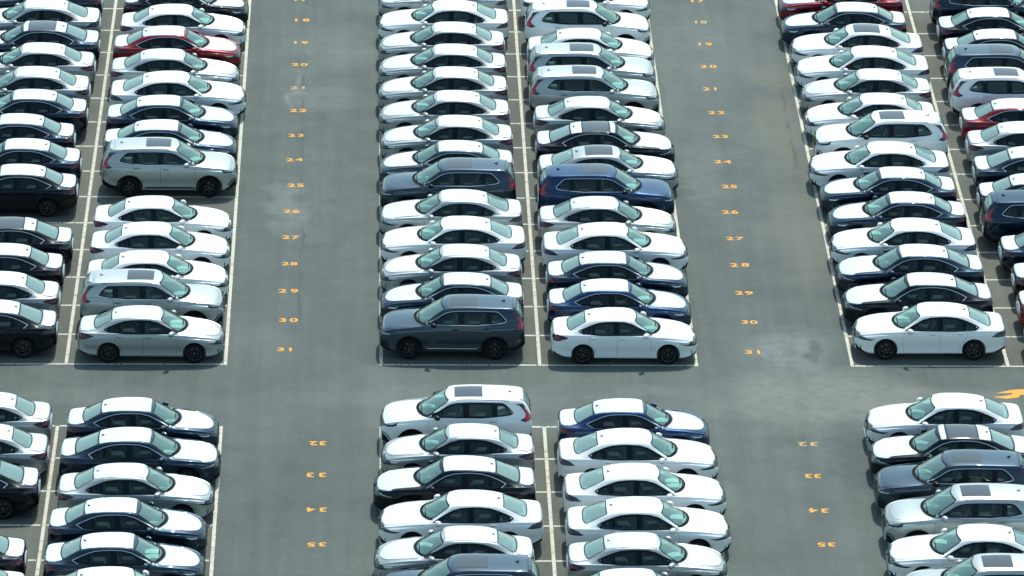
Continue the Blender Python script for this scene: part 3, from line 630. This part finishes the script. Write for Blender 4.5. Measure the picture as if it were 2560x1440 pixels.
def build_type(typ):
    """prototype meshes of one kind of car: list of (name, mesh, location, children, tag)"""
    S = SPEC[typ]; shv = body_shell(S); sh = Shell(*shv); P = []
    body = cut_body(S, shv)
    P.append(('body', body, (0, 0, 0), [], 'paint'))
    def both(name, mb, mats, tag='', kids=None):
        for s in (0, 1):
            mm = mb if s == 0 else mb.mirror()
            ks = []
            for kn, kmb, kmats, kt in (kids or []):
                kk = kmb if s == 0 else kmb.mirror(); ks.append((kn, kk.mesh(kn, kmats), (0, 0, 0), [], kt))
            P.append((name, mm.mesh(name, mats), (0, 0, 0), ks, tag))
    # windscreen and rear window
    fr = MB().add(sh.ribbon(rounded(sym(S['wind']), .05), 'top', .035, .003, True), 0)
    P.append(('windscreen', MB().add(sh.patch(rounded(sym([(x, y*1.01) for x, y in S['wind']]), .05), 'top', -.008, .07)).mesh('windscreen', [G_WIND]), (0, 0, 0),
              [('glass_border', fr.mesh('glass_border', [BLACK]), (0, 0, 0), [], '')], ''))
    fr = MB().add(sh.ribbon(rounded(sym(S['rearw']), .05), 'top', .03, .003, True), 0)
    P.append(('rear_window', MB().add(sh.patch(rounded(sym(S['rearw']), .05), 'top', -.008, .07)).mesh('rear_window', [G_REAR]), (0, 0, 0),
              [('glass_border', fr.mesh('glass_border', [BLACK]), (0, 0, 0), [], '')], ''))
    cw = MB().add(sh.patch(rounded(S['cowlp'], .01), 'top', .004, .05))
    cw.join(cw.mirror())
    # wipers lie on the cowl
    for (ax_, ay_, bx_, by_) in ((S['wind'][-1][0]+.03, .45, S['wind'][-1][0]-.10, -.12), (S['wind'][-1][0]+.05, -.08, S['wind'][-1][0]-.16, -.52)):
        pa = sh.put([(ax_-.12*(abs(ay_)/.6)**2*2, ay_), (bx_, by_)], 'top', .018)
        d = (pa[1]-pa[0]).normalized(); sd = d.cross(Vector((0, 0, 1))).normalized()*.012; u = Vector((0, 0, .012))
        cw.add(([pa[0]-sd, pa[0]+sd, pa[1]+sd, pa[1]-sd, pa[0]-sd+u, pa[0]+sd+u, pa[1]+sd+u, pa[1]-sd+u], [[4, 5, 6, 7], [0, 1, 5, 4], [1, 2, 6, 5], [2, 3, 7, 6], [3, 0, 4, 7]]))
    P.append(('windscreen_cowl', cw.mesh('windscreen_cowl', [COWL]), (0, 0, 0), [], ''))
    # side glass, trim, pillars
    for d in S['dlo']:
        both('side_window', MB().add(sh.patch(rounded(d, .04), 'side', -.010, .08)), [G_SIDE])
    for p in S['pill']: both('door_pillar_trim', MB().add(sh.patch(p, 'side', .004, .06)), [BLACK])
    al = S['dloall']; k0 = len(al)
    top = al[:-2] if typ != 'A' else al[:-2]
    tr = MB().add(sh.ribbon(rounded(al, .13), 'side', .018, .005, True), 0)
    inner = MB().add(sh.ribbon(rounded([(lerp(x, sum(p[0] for p in al)/k0, .012), lerp(z, sum(p[1] for p in al)/k0, .07)) for x, z in al], .05), 'side', .026, .0035, True), 1)
    if typ != 'C': tr = MB().add(sh.ribbon([al[0]]+list(al[1:-2]) + [al[-2]], 'side', .018, .005), 0)
    if typ == 'B': tr.add(sh.ribbon([al[-3], al[-2]], 'side', .022, .006), 0)
    for d in S['dlo']: inner.add(sh.ribbon(rounded(d, .04), 'side', .030, .0045, True), 1)
    tr.join(inner); both('window_trim', tr, [CHROME, BLACK], 'trim')
    # doors
    for i, d in enumerate(S['doors']):
        mb = MB().add(sh.patch(rounded(d, .05), 'side', .0035, .09), 0)
        if i == 0: mb.add(sh.ribbon(d[:3], 'side', .008, .0055), 1).add(sh.ribbon([(d[-1][0], d[-1][1]+.03), (d[-2][0], d[-2][1]-.02)], 'side', .010, .0055), 1)
        else: mb.add(sh.ribbon(d[3:], 'side', .008, .0055), 1)
        hx, hz = S['handles'][i]
        hb = MB(); yy = sh.put([(hx, hz)], 'side', .0)[0].y
        hb.add(rbox(hx, yy+.022, hz+.008, .20, .022, .030, .008), 0); hb.add(sh.patch(rounded([(hx-.10, hz-.03), (hx+.10, hz-.03), (hx+.10, hz+.015), (hx-.10, hz+.015)], .03), 'side', .006, .05), 1)
        both('door', mb, [PAINT['W'], SEAM], 'paint', [('door_handle', hb, [PAINT['W'], SEAM], 'paint')])
    # bonnet line, fuel flap, side crease
    hl = S['hoodline']; P.append(('bonnet_seam', MB().add(sh.ribbon([(x, y) for x, y in reversed(hl)]+[(x, -y) for x, y in hl[1:]], 'top', .009, .003)).mesh('bonnet_seam', [SEAM]), (0, 0, 0), [], 'paint'))
    # lights
    hm = MB().add(sh.patch(rounded(S['head_l'], .02), 'side', .009, .022), 0); y0, y1, z0, z1 = S['head_f']
    hm.add(sh.patch([(y0, z0), (y1, z0), (y1, z1), (y0, z1)], 'front', .009, .03), 0)
    both('headlight', hm, [LAMP], '', [('light_strip', MB().add(sh.patch(S['head_s'], 'side', .014, .022)), [LAMP_W], '')])
    tm_ = {'D': TAIL_D, 'R': TAIL_R, 'K': TAIL_K}[S['tail_m']]
    ta = MB().add(sh.patch(rounded(S['tail'], .02), 'side', .009, .022), 0).add(sh.patch(S['tail_r'], 'rear', .010, .03), 0)
    if typ == 'A': both('tail_light', ta, [tm_], '', [('lamp_chamber', MB().add(sh.patch(rounded([(-2.06,.905),(-2.22,.925),(-2.25,.84),(-2.12,.825)], .02), 'side', .013, .022)), [TAIL_R if False else mat('tail_lamp_inner', (.16, .01, .02), .15, 0., 1.)], '')])
    elif typ == 'C': both('tail_light', ta, [tm_], '', [('lamp_tip', MB().add(sh.patch([(-1.80,1.52),(-2.03,1.50),(-2.10,1.40),(-2.05,1.35),(-1.92,1.46)], 'side', .013, .022)).add(sh.patch([(-2.09,1.005),(-1.955,1.06),(-2.07,1.11),(-2.13,1.03)], 'side', .013, .022)), [TAIL_K], '')])
    else: both('tail_light', ta, [tm_], '')
    P.append(('grille', MB().add(sh.patch(S['grille'], 'front', .004, .06)).mesh('grille', [BLACK]), (0, 0, 0), [], ''))
    bp = MB().add(sh.patch(S['lower'], 'front', .004, .06))
    zb = S['f_zb']
    for s in (1,):
        xf = S['xf']; lo = MB().add(sh.patch({'A': [(xf-.05,.36),(xf-.12,.31),(xf-.30,.245),(xf-.50,.215),(xf-.30,.222),(xf-.06,.27)], 'B': [(xf-.03,.44),(xf-.12,.36),(xf-.30,.27),(xf-.48,.215),(xf-.30,.222),(xf-.05,.28)],
            'C': [(xf-.05,.58),(xf-.16,.52),(xf-.30,.36),(xf-.45,.30),(xf-.30,.285),(xf-.05,.345)]}[typ], 'side', .009, .03), 0)
        if typ == 'C': 
            lo.add(sh.ribbon([(2.02,.42),(2.16,.60),(2.28,.62)], 'side', .035, .008), 0)
        else: lo.add(sh.patch([(S['xf']-.20,.30),(S['xf']-.19,.44),(S['xf']-.17,.44),(S['xf']-.17,.30)], 'side', .005, .04), 0)
        bp.join(lo); bp.join(lo.mirror())
    P.append(('front_air_intake', bp.mesh('front_air_intake', [BLACK]), (0, 0, 0), [], ''))
    rd = MB(); xr = S['xr']; lo = MB().add(sh.patch({'A': [(xr+.04,.42),(xr+.16,.36),(xr+.34,.28),(xr+.16,.305),(xr+.05,.36)], 'B': [(xr+.04,.45),(xr+.18,.39),(xr+.42,.28),(xr+.20,.315),(xr+.05,.365)],
        'C': [(xr+.03,.60),(xr+.14,.52),(xr+.34,.44),(xr+.54,.42),(xr+.56,.29),(xr+.30,.315),(xr+.05,.41)]}[typ], 'side', .009, .03))
    rd.join(lo); rd.join(lo.mirror()); rd.add(sh.patch([(-.6, .36), (.6, .36), (.55, .46), (-.55, .46)], 'rear', .005, .08))
    P.append(('rear_diffuser', rd.mesh('rear_diffuser', [BLACK]), (0, 0, 0), [], ''))
    if typ == 'C':
        for xw in S['ax']:
            ring = [(xw+(S['arch']+.020)*math.cos(t*math.pi/14), S['rw']+.01+(S['arch']+.020)*math.sin(t*math.pi/14)) for t in range(-2, 17)]
            both('arch_cladding', MB().add(sh.ribbon(ring, 'side', .052, .007)), [BLACK])
        both('sill_cladding', MB().add(sh.ribbon([(.93, .305), (-.90, .305)], 'side', .105, .012), 0).add(sh.ribbon([(.80, .375), (-.80, .375)], 'side', .022, .013), 1), [BLACK, CHROME], 'sill')
        both('roof_rail', MB().add(sh.ribbon([(.0, .60), (-.9, .61), (-1.6, .60)], 'top', .018, .004)), [SEAM])
        P.append(('roof_spoiler', MB().add(sh.patch(sym([(-1.93, 0), (-1.93, .50), (-2.03, .49), (-2.05, .3), (-2.055, 0)]), 'top', .018, .07, .02)).mesh('roof_spoiler', [PAINT['W']]), (0, 0, 0), [], 'paint'))
    if typ == 'B':
        pass
    # plate recess at the back
    pz = .66 if typ != 'C' else .80
    P.append(('plate_recess', MB().add(sh.patch([(-.27, pz-.05), (.27, pz-.05), (.25, pz+.06), (-.25, pz+.06)], 'rear', .004, .08)).mesh('plate_recess', [BLACK]), (0, 0, 0), [], 'norecess' if typ == 'A' else ''))
    # mirrors
    mx_, mz = S['mirror']; yb = sh.put([(mx_, S['f_zsh'](mx_)-.03)], 'side', 0)[0].y
    bm = bmesh.new(); bmesh.ops.create_uvsphere(bm, u_segments=16, v_segments=10, radius=1.)
    for v in bm.verts:
        c = v.co; c.x, c.y, c.z = math.copysign(abs(c.x)**.8, c.x), math.copysign(abs(c.y)**.75, c.y), math.copysign(abs(c.z)**.8, c.z)
        k = .78+.22*(1-c.y)*.5; v.co = Vector((mx_+c.x*.098*k-.035*c.y, yb+.105+c.y*.112, mz+.012+c.z*.080*k))
    bm.verts.index_update(); mv = [q.co.copy() for q in bm.verts]; mf = [[a.index for a in q.verts] for q in bm.faces]; bm.free()
    mir = MB(); zc = mz-.012
    for q in mf:
        c = sum((mv[i] for i in q), Vector())/len(q); mir.add((mv, []), 0) if False else None
    mir.v = mv; mir.f = mf; mir.m = [1 if (sum((mv[i] for i in q), Vector())/len(q)).z < zc else 0 for q in mf]
    mir.add(rbox(mx_+.03, yb-.005, mz-.035, .09, .12, .03, .008), 1)
    gp = [Vector((mx_-.078, yb+.02, mz-.02)), Vector((mx_-.085, yb+.18, mz-.015)), Vector((mx_-.085, yb+.18, mz+.065)), Vector((mx_-.078, yb+.02, mz+.07))]
    both('side_mirror', mir, [PAINT['W'], BLACK], 'mirror', [('mirror_glass', MB().add((gp, [[0, 1, 2, 3]])), [CHROME], '')])
    # aerial
    xa = {'A': -1.10, 'B': -1.12, 'C': -1.62}[typ]; za = sh.hit(xa, 0, 'top')[0].z
    v = [Vector((xa+.07, 0, za)), Vector((xa-.06, .025, za)), Vector((xa-.06, -.025, za)), Vector((xa-.075, .008, za+.05)), Vector((xa-.075, -.008, za+.05)), Vector((xa-.01, .018, za)), Vector((xa-.01, -.018, za)), Vector((xa-.045, 0, za+.045))]
    P.append(('roof_aerial', mk('roof_aerial', v, [[0, 5, 7], [0, 7, 6], [5, 1, 3, 7], [6, 7, 4, 2], [7, 3, 4], [1, 2, 4, 3]], [PAINT['W']], None, False), (0, 0, 0), [], 'aerial'))
    # cabin
    xo = {'A': 0, 'B': 0, 'C': .03}[typ]; zo = {'A': 0, 'B': .01, 'C': .13}[typ]
    seatp = []
    def seat(cx, cy):
        mb = MB().add(rbox(cx+.02, cy, .56+zo, .50, .50, .16, .05), 0)
        b = rbox(0, 0, 0, .13, .48, .58, .05, .88); th = R(-18)
        bb = [Vector((cx-.24+q.x*math.cos(th)+q.z*math.sin(th), cy+q.y, .84+zo-q.x*math.sin(th)+q.z*math.cos(th))) for q in b[0]]; mb.add((bb, b[1]), 0)
        h = rbox(cx-.37, cy, 1.19+zo*.95, .09, .25, .15, .04); mb.add(h, 0)
        cv = rbox(cx-.16, cy, .95+zo, .05, .40, .34, .02); mb.add(([Vector((q.x-(q.z-.95-zo)*.33, q.y, q.z)) for q in cv[0]], cv[1]), 1)
        return mb
    cab = MB(); 
    for s in (1, -1): P.append(('front_seat', seat(xo+.02, s*.36).mesh('front_seat', [SEATM, COVERM]), (0, 0, 0), [], 'cabin'))
    rb = MB().add(rbox(xo-.80, 0, .55+zo, .50, 1.22, .16, .05), 0); b = rbox(0, 0, 0, .14, 1.20, .56, .05, .92); th = R(-22)
    rb.add(([Vector((xo-1.08+q.x*math.cos(th)+q.z*math.sin(th), q.y, .82+zo-q.x*math.sin(th)+q.z*math.cos(th))) for q in b[0]], b[1]), 0)
    for s in (.38, 0, -.38): rb.add(rbox(xo-1.22, s, 1.11+zo, .09, .24, .10, .03), 0)
    if typ != 'C': rb.add(rbox(xo-1.45, 0, .93+zo, .36, 1.15, .04, .012), 0)
    P.append(('rear_seat', rb.mesh('rear_seat', [SEATM]), (0, 0, 0), [], 'cabin'))
    dx = S['cowl']-.30
    db = MB().add(rbox(dx-.12, 0, .78+zo, .50, 1.36, .26, .05), 0); db.add(rbox(dx-.34, .36, .93+zo, .16, .36, .08, .03), 0)
    P.append(('dashboard', db.mesh('dashboard', [DASHM]), (0, 0, 0), [], 'cabin'))
    sw = lathe_y([(.185, -.012), (.197, 0), (.185, .012), (.172, 0), (.185, -.012)], 24); swb = MB(); th = R(-62)
    swb.add(([Vector((dx-.52+q.x*math.cos(th)*.0+q.y*.85+q.x*.45, .36+q.z, .90+zo+q.x*.88-q.y*.5)) for q in sw[0]], sw[1])); swb.add(rbox(dx-.50, .36, .89+zo, .05, .30, .05, .015))
    P.append(('steering_wheel', swb.mesh('steering_wheel', [BLACK], True), (0, 0, 0), [], 'cabin'))
    zp = .915+zo
    pv = [Vector((-.19, -.14, 0)), Vector((.02, -.15, .012)), Vector((.20, -.13, 0)), Vector((.19, .14, .004)), Vector((.0, .15, .02)), Vector((-.20, .13, 0))]
    P.append(('paper_sheet', mk('paper_sheet', pv, [[0, 1, 4, 5], [1, 2, 3, 4]], [PAPER], None, False), (dx-.04, 0, zp), [], 'paper'))
    # sunroof glass
    if typ == 'C': sr = sym([(.06, 0), (.06, .40), (-.80, .42), (-.80, 0)])
    elif typ == 'B': sr = sym([(.10, 0), (.09, .46), (-.86, .47), (-.86, 0)])
    else: sr = None
    if sr: P.append(('sunroof', MB().add(sh.patch(rounded(sr, .05), 'top', .005, .08)).mesh('sunroof', [G_ROOF]), (0, 0, 0), [], 'sunroof'))
    if typ == 'B': P.append(('panoramic_roof', MB().add(sh.patch(sym([(.06, 0), (.05, .60), (-.4, .62), (-.84, .60), (-.84, 0)]), 'top', .0035, .08)).mesh('panoramic_roof', [G_ROOF]), (0, 0, 0), [], 'pano'))
    # protective film
    if S['hoodf']:
        hf = sym(S['hoodf']); P.append(('bonnet_film', MB().add(sh.patch(rounded(hf, .05), 'top', .010, .04, .009)).mesh('bonnet_film', [FILM]), (0, 0, 0), [], 'film'))
        tf = sym(S['trunkf']); P.append(('boot_film', MB().add(sh.patch(rounded(tf, .04), 'top', .010, .035, .009)).mesh('boot_film', [FILM]), (0, 0, 0), [], 'film'))
        rf = sym(S['rooff']); P.append(('roof_film', MB().add(sh.patch(rounded(rf, .05), 'top', .010, .04, .009)).mesh('roof_film', [FILM]), (0, 0, 0), [], 'film_full'))
        if typ == 'B':
            P.append(('roof_film', MB().add(sh.patch(rounded(sym([(.30, 0), (.27, .55), (.11, .57), (.12, 0)]), .04), 'top', .010, .04, .007)).mesh('roof_film', [FILM]), (0, 0, 0), [], 'film_pano'))
            P.append(('roof_film', MB().add(sh.patch(rounded(sym([(-.89, 0), (-.88, .57), (-1.25, .53), (-1.265, 0)]), .04), 'top', .010, .04, .007)).mesh('roof_film', [FILM]), (0, 0, 0), [], 'film_pano'))
        e = [(.44*math.cos(t*math.pi/10), .655+.16*math.sin(t*math.pi/10)) for t in range(20)]
        P.append(('bumper_film', MB().add(sh.patch(e, 'rear', .006, .06, .004)).mesh('bumper_film', [FILM]), (0, 0, 0), [], 'film_bumper'))
    # wheels
    disc, tm, rm = wheel_parts(S, typ)
    for xw in S['ax']:
        for s in (1, -1):
            P.append(('wheel', disc, (xw, s*(S['yw']-.11), S['rw'], 0 if s > 0 else math.pi), [('tyre', tm, (0, 0, 0), [], ''), ('rim', rm, (0, 0, 0), [], '')], 'wheel'))
    return P
CARS="""
1 18 A N - -12.45 34.08
1 19 B S - -12.47 31.58
1 20 B N P -12.38 29.06
1 21 A S - -12.37 26.64
1 22 A S - -12.43 24.06
1 23 A N - -12.4 21.63
1 24 A N - -12.71 19.09
1 25 A N - -12.37 16.57
1 26 A K - -12.37 14.03
1 28 B K P -12.33 8.96
1 29 A K - -12.44 6.57
1 30 A S - -12.43 4.06
1 31 B K - -12.44 1.54
1 32 A S - -12.15 -6.03
1 33 A S - -12.1 -8.5
1 34 B K - -12.29 -11.04
1 36 A K - -12.33 -16.14
1 37 A W - -12.2 -18.54
2 18 A K - -6.97 33.55
2 19 A W - -7.0 31.08
2 20 A R - -7.14 28.58
2 21 A S - -7.12 26.04
2 22 B W - -6.97 23.58
2 23 A N - -7.05 21.06
2 24 A N - -7.03 18.53
2 25 C S - -6.96 15.97
2 27 A W - -7.02 11.04
2 28 A W - -7.02 8.6
2 29 A W - -7.01 6.0
2 30 C S - -7.08 3.59
2 31 A S - -7.02 1.11
2 32 A N - -7.0 -6.44
2 33 B N - -7.02 -8.82
2 34 A S - -7.0 -11.48
2 35 A N - -7.14 -14.02
2 36 A N - -7.13 -16.51
2 37 A W - -7.12 -18.88
3 18 B S - 2.7 34.27
3 19 B W - 2.69 31.64
3 20 A S - 2.56 29.15
3 21 A S - 2.56 26.69
3 22 A S - 2.55 24.2
3 23 A S - 2.57 21.68
3 24 A S - 2.62 19.09
3 25 A G - 2.58 16.53
3 26 C G - 2.61 14.04
3 27 B S - 2.71 11.67
3 28 B W - 2.76 9.17
3 29 A S - 2.62 6.63
3 30 A N - 2.62 4.08
3 31 C G - 2.59 1.46
3 32 C W - 2.62 -6.05
3 33 A S - 2.64 -8.42
3 34 B K - 2.54 -10.93
3 35 B W - 2.7 -13.45
3 36 A S - 2.43 -16.01
3 37 C G - 2.56 -18.59
4 18 B W - 7.99 34.06
4 19 C W - 7.99 30.99
4 20 A W - 8.02 28.55
4 21 C S - 7.95 26.07
4 22 C S - 7.96 23.62
4 23 A S - 8.06 21.11
4 24 B K P 8.12 18.5
4 25 B S R 8.13 16.07
4 26 C B - 7.99 13.51
4 27 A S - 7.95 11.11
4 28 B W - 8.07 8.63
4 29 A N - 8.07 6.02
4 30 A B - 8.04 3.56
4 31 A W - 8.09 1.08
4 32 A B - 8.07 -6.44
4 33 B W - 8.06 -8.79
4 34 B W - 8.15 -11.44
4 35 B W - 8.14 -13.92
4 36 A S W 8.03 -16.44
4 37 A S - 7.81 -18.95
5 18 A R - 17.64 34.18
5 19 A N - 17.55 31.6
5 20 B W R 17.87 29.09
5 21 B W - 17.87 26.63
5 22 A S - 17.78 24.16
5 23 A W - 17.71 21.6
5 24 C W - 17.85 19.0
5 25 B W - 17.63 16.57
5 26 A N - 17.68 14.06
5 27 A N - 17.79 11.66
5 28 B W - 17.8 9.13
5 29 B N - 17.8 6.69
5 30 B K - 17.82 4.13
5 31 B W - 17.97 1.57
5 32 B W - 17.74 -5.97
5 33 B K P 17.65 -8.42
5 34 C G - 17.47 -10.99
5 35 C S - 17.49 -13.5
5 36 B W - 17.56 -15.84
5 37 C S - 17.61 -18.5
6 18 C N - 23.31 33.35
6 19 A K - 23.35 31.07
6 20 A K - 23.34 28.61
6 21 C G - 23.17 26.12
6 22 C W - 23.09 23.59
6 23 A R - 23.22 21.07
6 24 A S - 23.19 18.66
6 25 B N - 23.23 16.11
6 26 A K - 23.06 13.49
6 27 C N - 22.95 11.14
6 28 A N - 23.28 8.46
6 29 A K - 23.44 5.97
6 30 A R - 23.35 3.54
6 31 A N - 23.33 1.1
"""

# ---------------------------------------------------------------- placing the cars
CNAME = {'W': 'white', 'S': 'silver', 'N': 'navy', 'B': 'blue', 'K': 'black', 'G': 'dark grey', 'R': 'red'}
KNAME = {'A': 'compact sedan', 'B': 'long sedan', 'C': 'SUV'}
cars = []
for l in CARS.strip().splitlines():
    c, r, t, k, v, X, Y = l.split(); cars.append((int(c), int(r), t, k, v, float(X), float(Y)))
at = {(c[0], c[1]): c for c in cars}
PROTO = {t: build_type(t) for t in 'ABC'}
VAR = {}
def variant(me, k, tag, typ):
    swap = {}
    if tag in ('paint', 'mirror', 'aerial'): swap[PAINT['W'].name] = PAINT[k]
    if tag == 'aerial': swap[PAINT['W'].name] = mat('aerial_grey', (.30, .33, .33), .4) if k in 'WS' else BLACK
    if tag == 'paint' and k in 'WS': swap[SEAM.name] = SEAM_W if k == 'W' else SEAM_S
    if tag == 'mirror' and typ == 'C' and k != 'S': swap[PAINT['W'].name] = BLACK
    if tag == 'trim' and k in 'WS': swap[CHROME.name] = BLACK if k == 'W' or typ == 'A' else CHROME
    if tag == 'sill' and k in 'WS': swap[CHROME.name] = BLACK
    if not any(q and q.name in swap and swap[q.name] != q for q in me.materials): return me
    key = (me.name, k)
    if key not in VAR:
        n = me.copy()
        for i, q in enumerate(me.materials):
            if q and q.name in swap: n.materials[i] = swap[q.name]
        VAR[key] = n
    return VAR[key]
def keep(tag, t, k, v, c):
    if k == 'W' and tag in ('film', 'film_full'): return False
    if tag == 'film_full': return v not in ('P', 'R')
    if tag == 'film_pano': return v == 'P'
    if tag == 'pano': return v == 'P'
    if tag == 'sunroof': return t == 'C' or v == 'R'
    if tag == 'norecess': return False
    return True
def words_for(c):
    col, r, t, k, v, X, Y = c; n = NW.get(r, '')
    base = CNAME[k]+' '+KNAME[t]+{'P': ' with dark roof', 'R': ' with sunroof', 'W': '', '-': ''}[v]
    side = {2: 'left', 3: 'right', 4: 'left', 5: 'right'}.get(col); aisle = {2: 'left', 3: 'left', 4: 'right', 5: 'right'}.get(col)
    if side:
        if r <= 35: return f'{base} beside yellow {n}, {side} of the {aisle} aisle'
        if r == 36: return f'{base} one bay below yellow thirty-five, {side} of the {aisle} aisle'
        return f'{base} cut off by bottom edge, {side} of the {aisle} aisle'
    ed = 'far left' if col == 1 else 'far right'
    if r == 36: return f'{base} in {ed} row, second from the bottom edge'
    if r == 37: return f'{base} in {ed} row, in the bottom corner'
    return f'{base}, {ed} row, level with yellow {n}'
rnd = random.Random(11)
def make_car(c):
    col, r, t, k, v, X, Y = c; S = SPEC[t]
    root = bpy.data.objects.new(S['kind'], None); C.objects.link(root); root.empty_display_size = .3
    root.scale = (1, 1, 1.02); X += (.08 if t == 'B' else 0)*(1 if col in (2, 4, 6) else -1)
    root.location = (X, Y-{'A': .16, 'B': .18, 'C': .145}[t], .008); root.rotation_euler = (0, 0, (0 if col in (2, 4, 6) else math.pi)+R(rnd.uniform(-.45, .45)))
    root['label'] = words_for(c); root['category'] = 'car'; root['group'] = 'new cars parked in rows'
    pj = (rnd.uniform(-.06, .05), rnd.uniform(-.42, .30), rnd.uniform(-.5, .5)); pj2 = rnd.random()
    for name, me, loc, kids, tag in PROTO[t]:
        if not keep(tag, t, k, v, c): continue
        if tag == 'film_bumper' and v == 'n': continue
        def put(nm, mesh, lc, parent, tg):
            o = bpy.data.objects.new(nm, variant(mesh, k, tg, t)); C.objects.link(o); o.parent = parent; o.location = lc[:3]
            if len(lc) > 3: o.rotation_euler = (0, 0, lc[3])
            return o
        o = put(name, me, loc, root, tag)
        if tag == 'paper': o.location = (loc[0]+pj[0], pj[1], loc[2]); o.rotation_euler = (0, 0, pj[2])
        if tag == 'paper' and pj2 < .45:
            o2 = put(name, me, loc, root, tag); o2.location = (loc[0]+pj[0]-.02, pj[1]+(.36 if pj[1] < 0 else -.38), loc[2]+.004); o2.rotation_euler = (0, 0, -pj[2])
        if tag == 'wheel': o.rotation_euler = (0, rnd.uniform(-1, 1)*0, loc[3])
        for kn, km, kl, _, kt in kids:
            q = put(kn, km, kl, o, kt)
            if kn == "rim": q.rotation_euler = (0, rnd.uniform(0, 6.28), 0)
    return root
for c in cars: make_car(c)
